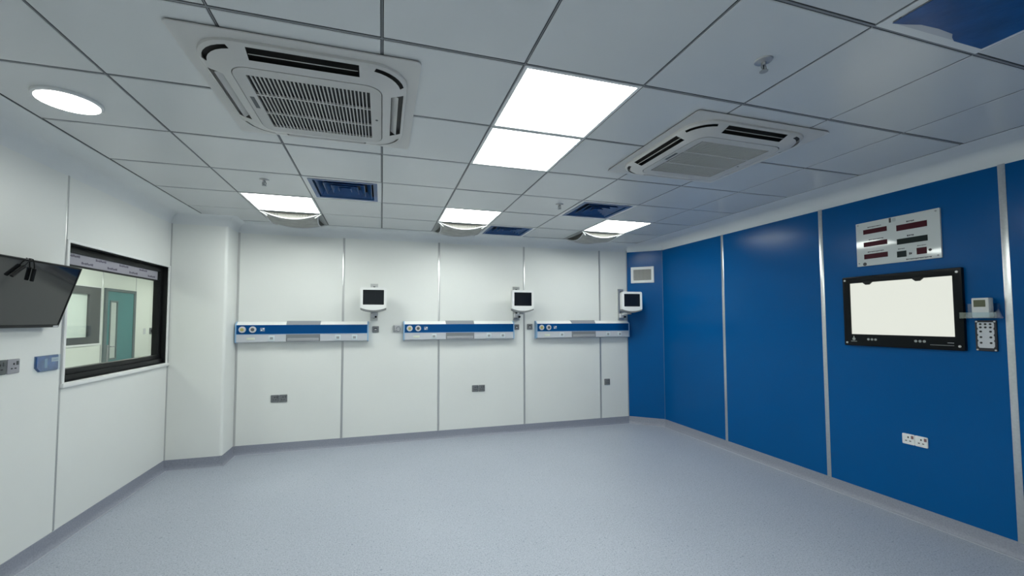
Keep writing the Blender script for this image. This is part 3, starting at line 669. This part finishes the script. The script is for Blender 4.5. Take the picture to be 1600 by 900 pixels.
ob('logo_print', MB().cyl((-0.315, -0.236), 0.012, -0.0312, -0.0295, 'y', 12).box(-0.338, -0.292, -0.0312, -0.0295, -0.258, -0.254).box(-0.318, -0.312, -0.0312, -0.0295, -0.226, -0.212), mat('logo_grey', (0.34, 0.36, 0.34), 0.4), fr)
ob('line_print', MB().box(0.20, 0.335, -0.0312, -0.0295, -0.260, -0.2575).box(0.30, 0.335, -0.0312, -0.0295, -0.242, -0.238), MGREY, fr)

# ------------------------------------------------------------------ thermometer clock on a clear shelf, and keypad
t = thing('clear_shelf', 'small clear acrylic wall shelf under the little white clock', 'shelf', (XR, 1.776, Z(0.007)), -R90)
ob('base', MB().box(-0.092, 0.088, -0.085, 0.0, 0.0, 0.004), CLEAR, t)
ob('front_lip', MB().box(-0.092, 0.088, -0.085, -0.081, 0.004, 0.040), CLEAR, t)
ob('back_sheet', MB().box(-0.092, 0.070, -0.004, 0.0, 0.004, 0.100), CLEAR, t)
ob('side', MB().add([(0.084, 0, 0.004), (0.088, 0, 0.004), (0.088, -0.085, 0.004), (0.084, -0.085, 0.004), (0.070, 0, 0.09), (0.074, 0, 0.09), (0.086, -0.083, 0.04), (0.082, -0.083, 0.04)], [(0,1,2,3),(4,5,6,7),(0,1,5,4),(1,2,6,5),(2,3,7,6),(3,0,4,7)]), CLEAR, t)
t = thing('digital_clock', 'small white clock with olive screen on the clear shelf', 'clock', (XR-0.048, 1.765, Z(0.0115)), -R90, None)
ob('case', MB().box(-0.045, 0.040, -0.026, 0.026, 0.0, 0.132), mat('clock_white', (0.62, 0.63, 0.61), 0.45), t, bevel=0.005)
ob('screen', MB().box(-0.033, 0.024, -0.0275, -0.025, 0.072, 0.118), LCD, t)
ob('button_row', MB().box(-0.028, -0.016, -0.028, -0.025, 0.054, 0.060).box(-0.004, 0.010, -0.028, -0.025, 0.054, 0.060), LGREY, t)

t = thing('intercom_keypad', 'dark keypad plate with pale button field under the clear shelf', 'keypad', (XR, 1.775, Z(-0.110)), -R90)
ob('plate', MB().plate(rrect(0, 0, 0.104, 0.206, 0.005, 2), [], -0.010, 0.0), mat('keypad_black', (0.012, 0.014, 0.022), 0.3), t)
lo = []
for s_ in (1, -1):
    pts = [(0.037, 0.090), (0.041, 0.080), (0.041, 0.056), (0.036, 0.046), (0.041, 0.038), (0.041, 0.014), (0.036, 0.004), (0.041, -0.004), (0.041, -0.026), (0.036, -0.034), (0.041, -0.042), (0.041, -0.070), (0.034, -0.082)]
    lo += [(s_*x, z) for x, z in (pts if s_ == 1 else reversed(pts))]
ob('button_field', MB().plate(lo, [], -0.012, -0.009), mat('keypad_pale', (0.55, 0.57, 0.60), 0.45), t)
for z in (0.078, 0.056):
    for x in (-0.024, 0, 0.024): ob('button', MB().cyl((x, z), 0.0068, -0.014, -0.0115, 'y', 10), DARK, t)
for z in (0.028, -0.010, -0.048):
    for x in (-0.024, 0.024): ob('button', MB().cyl((x, z), 0.0068, -0.014, -0.0115, 'y', 10), DARK, t)
for x in (-0.044, 0.044):
    for z in (-0.095, 0.095): ob('screw', MB().cyl((x, z), 0.0055, -0.013, -0.009, 'y', 10), STEEL, t)
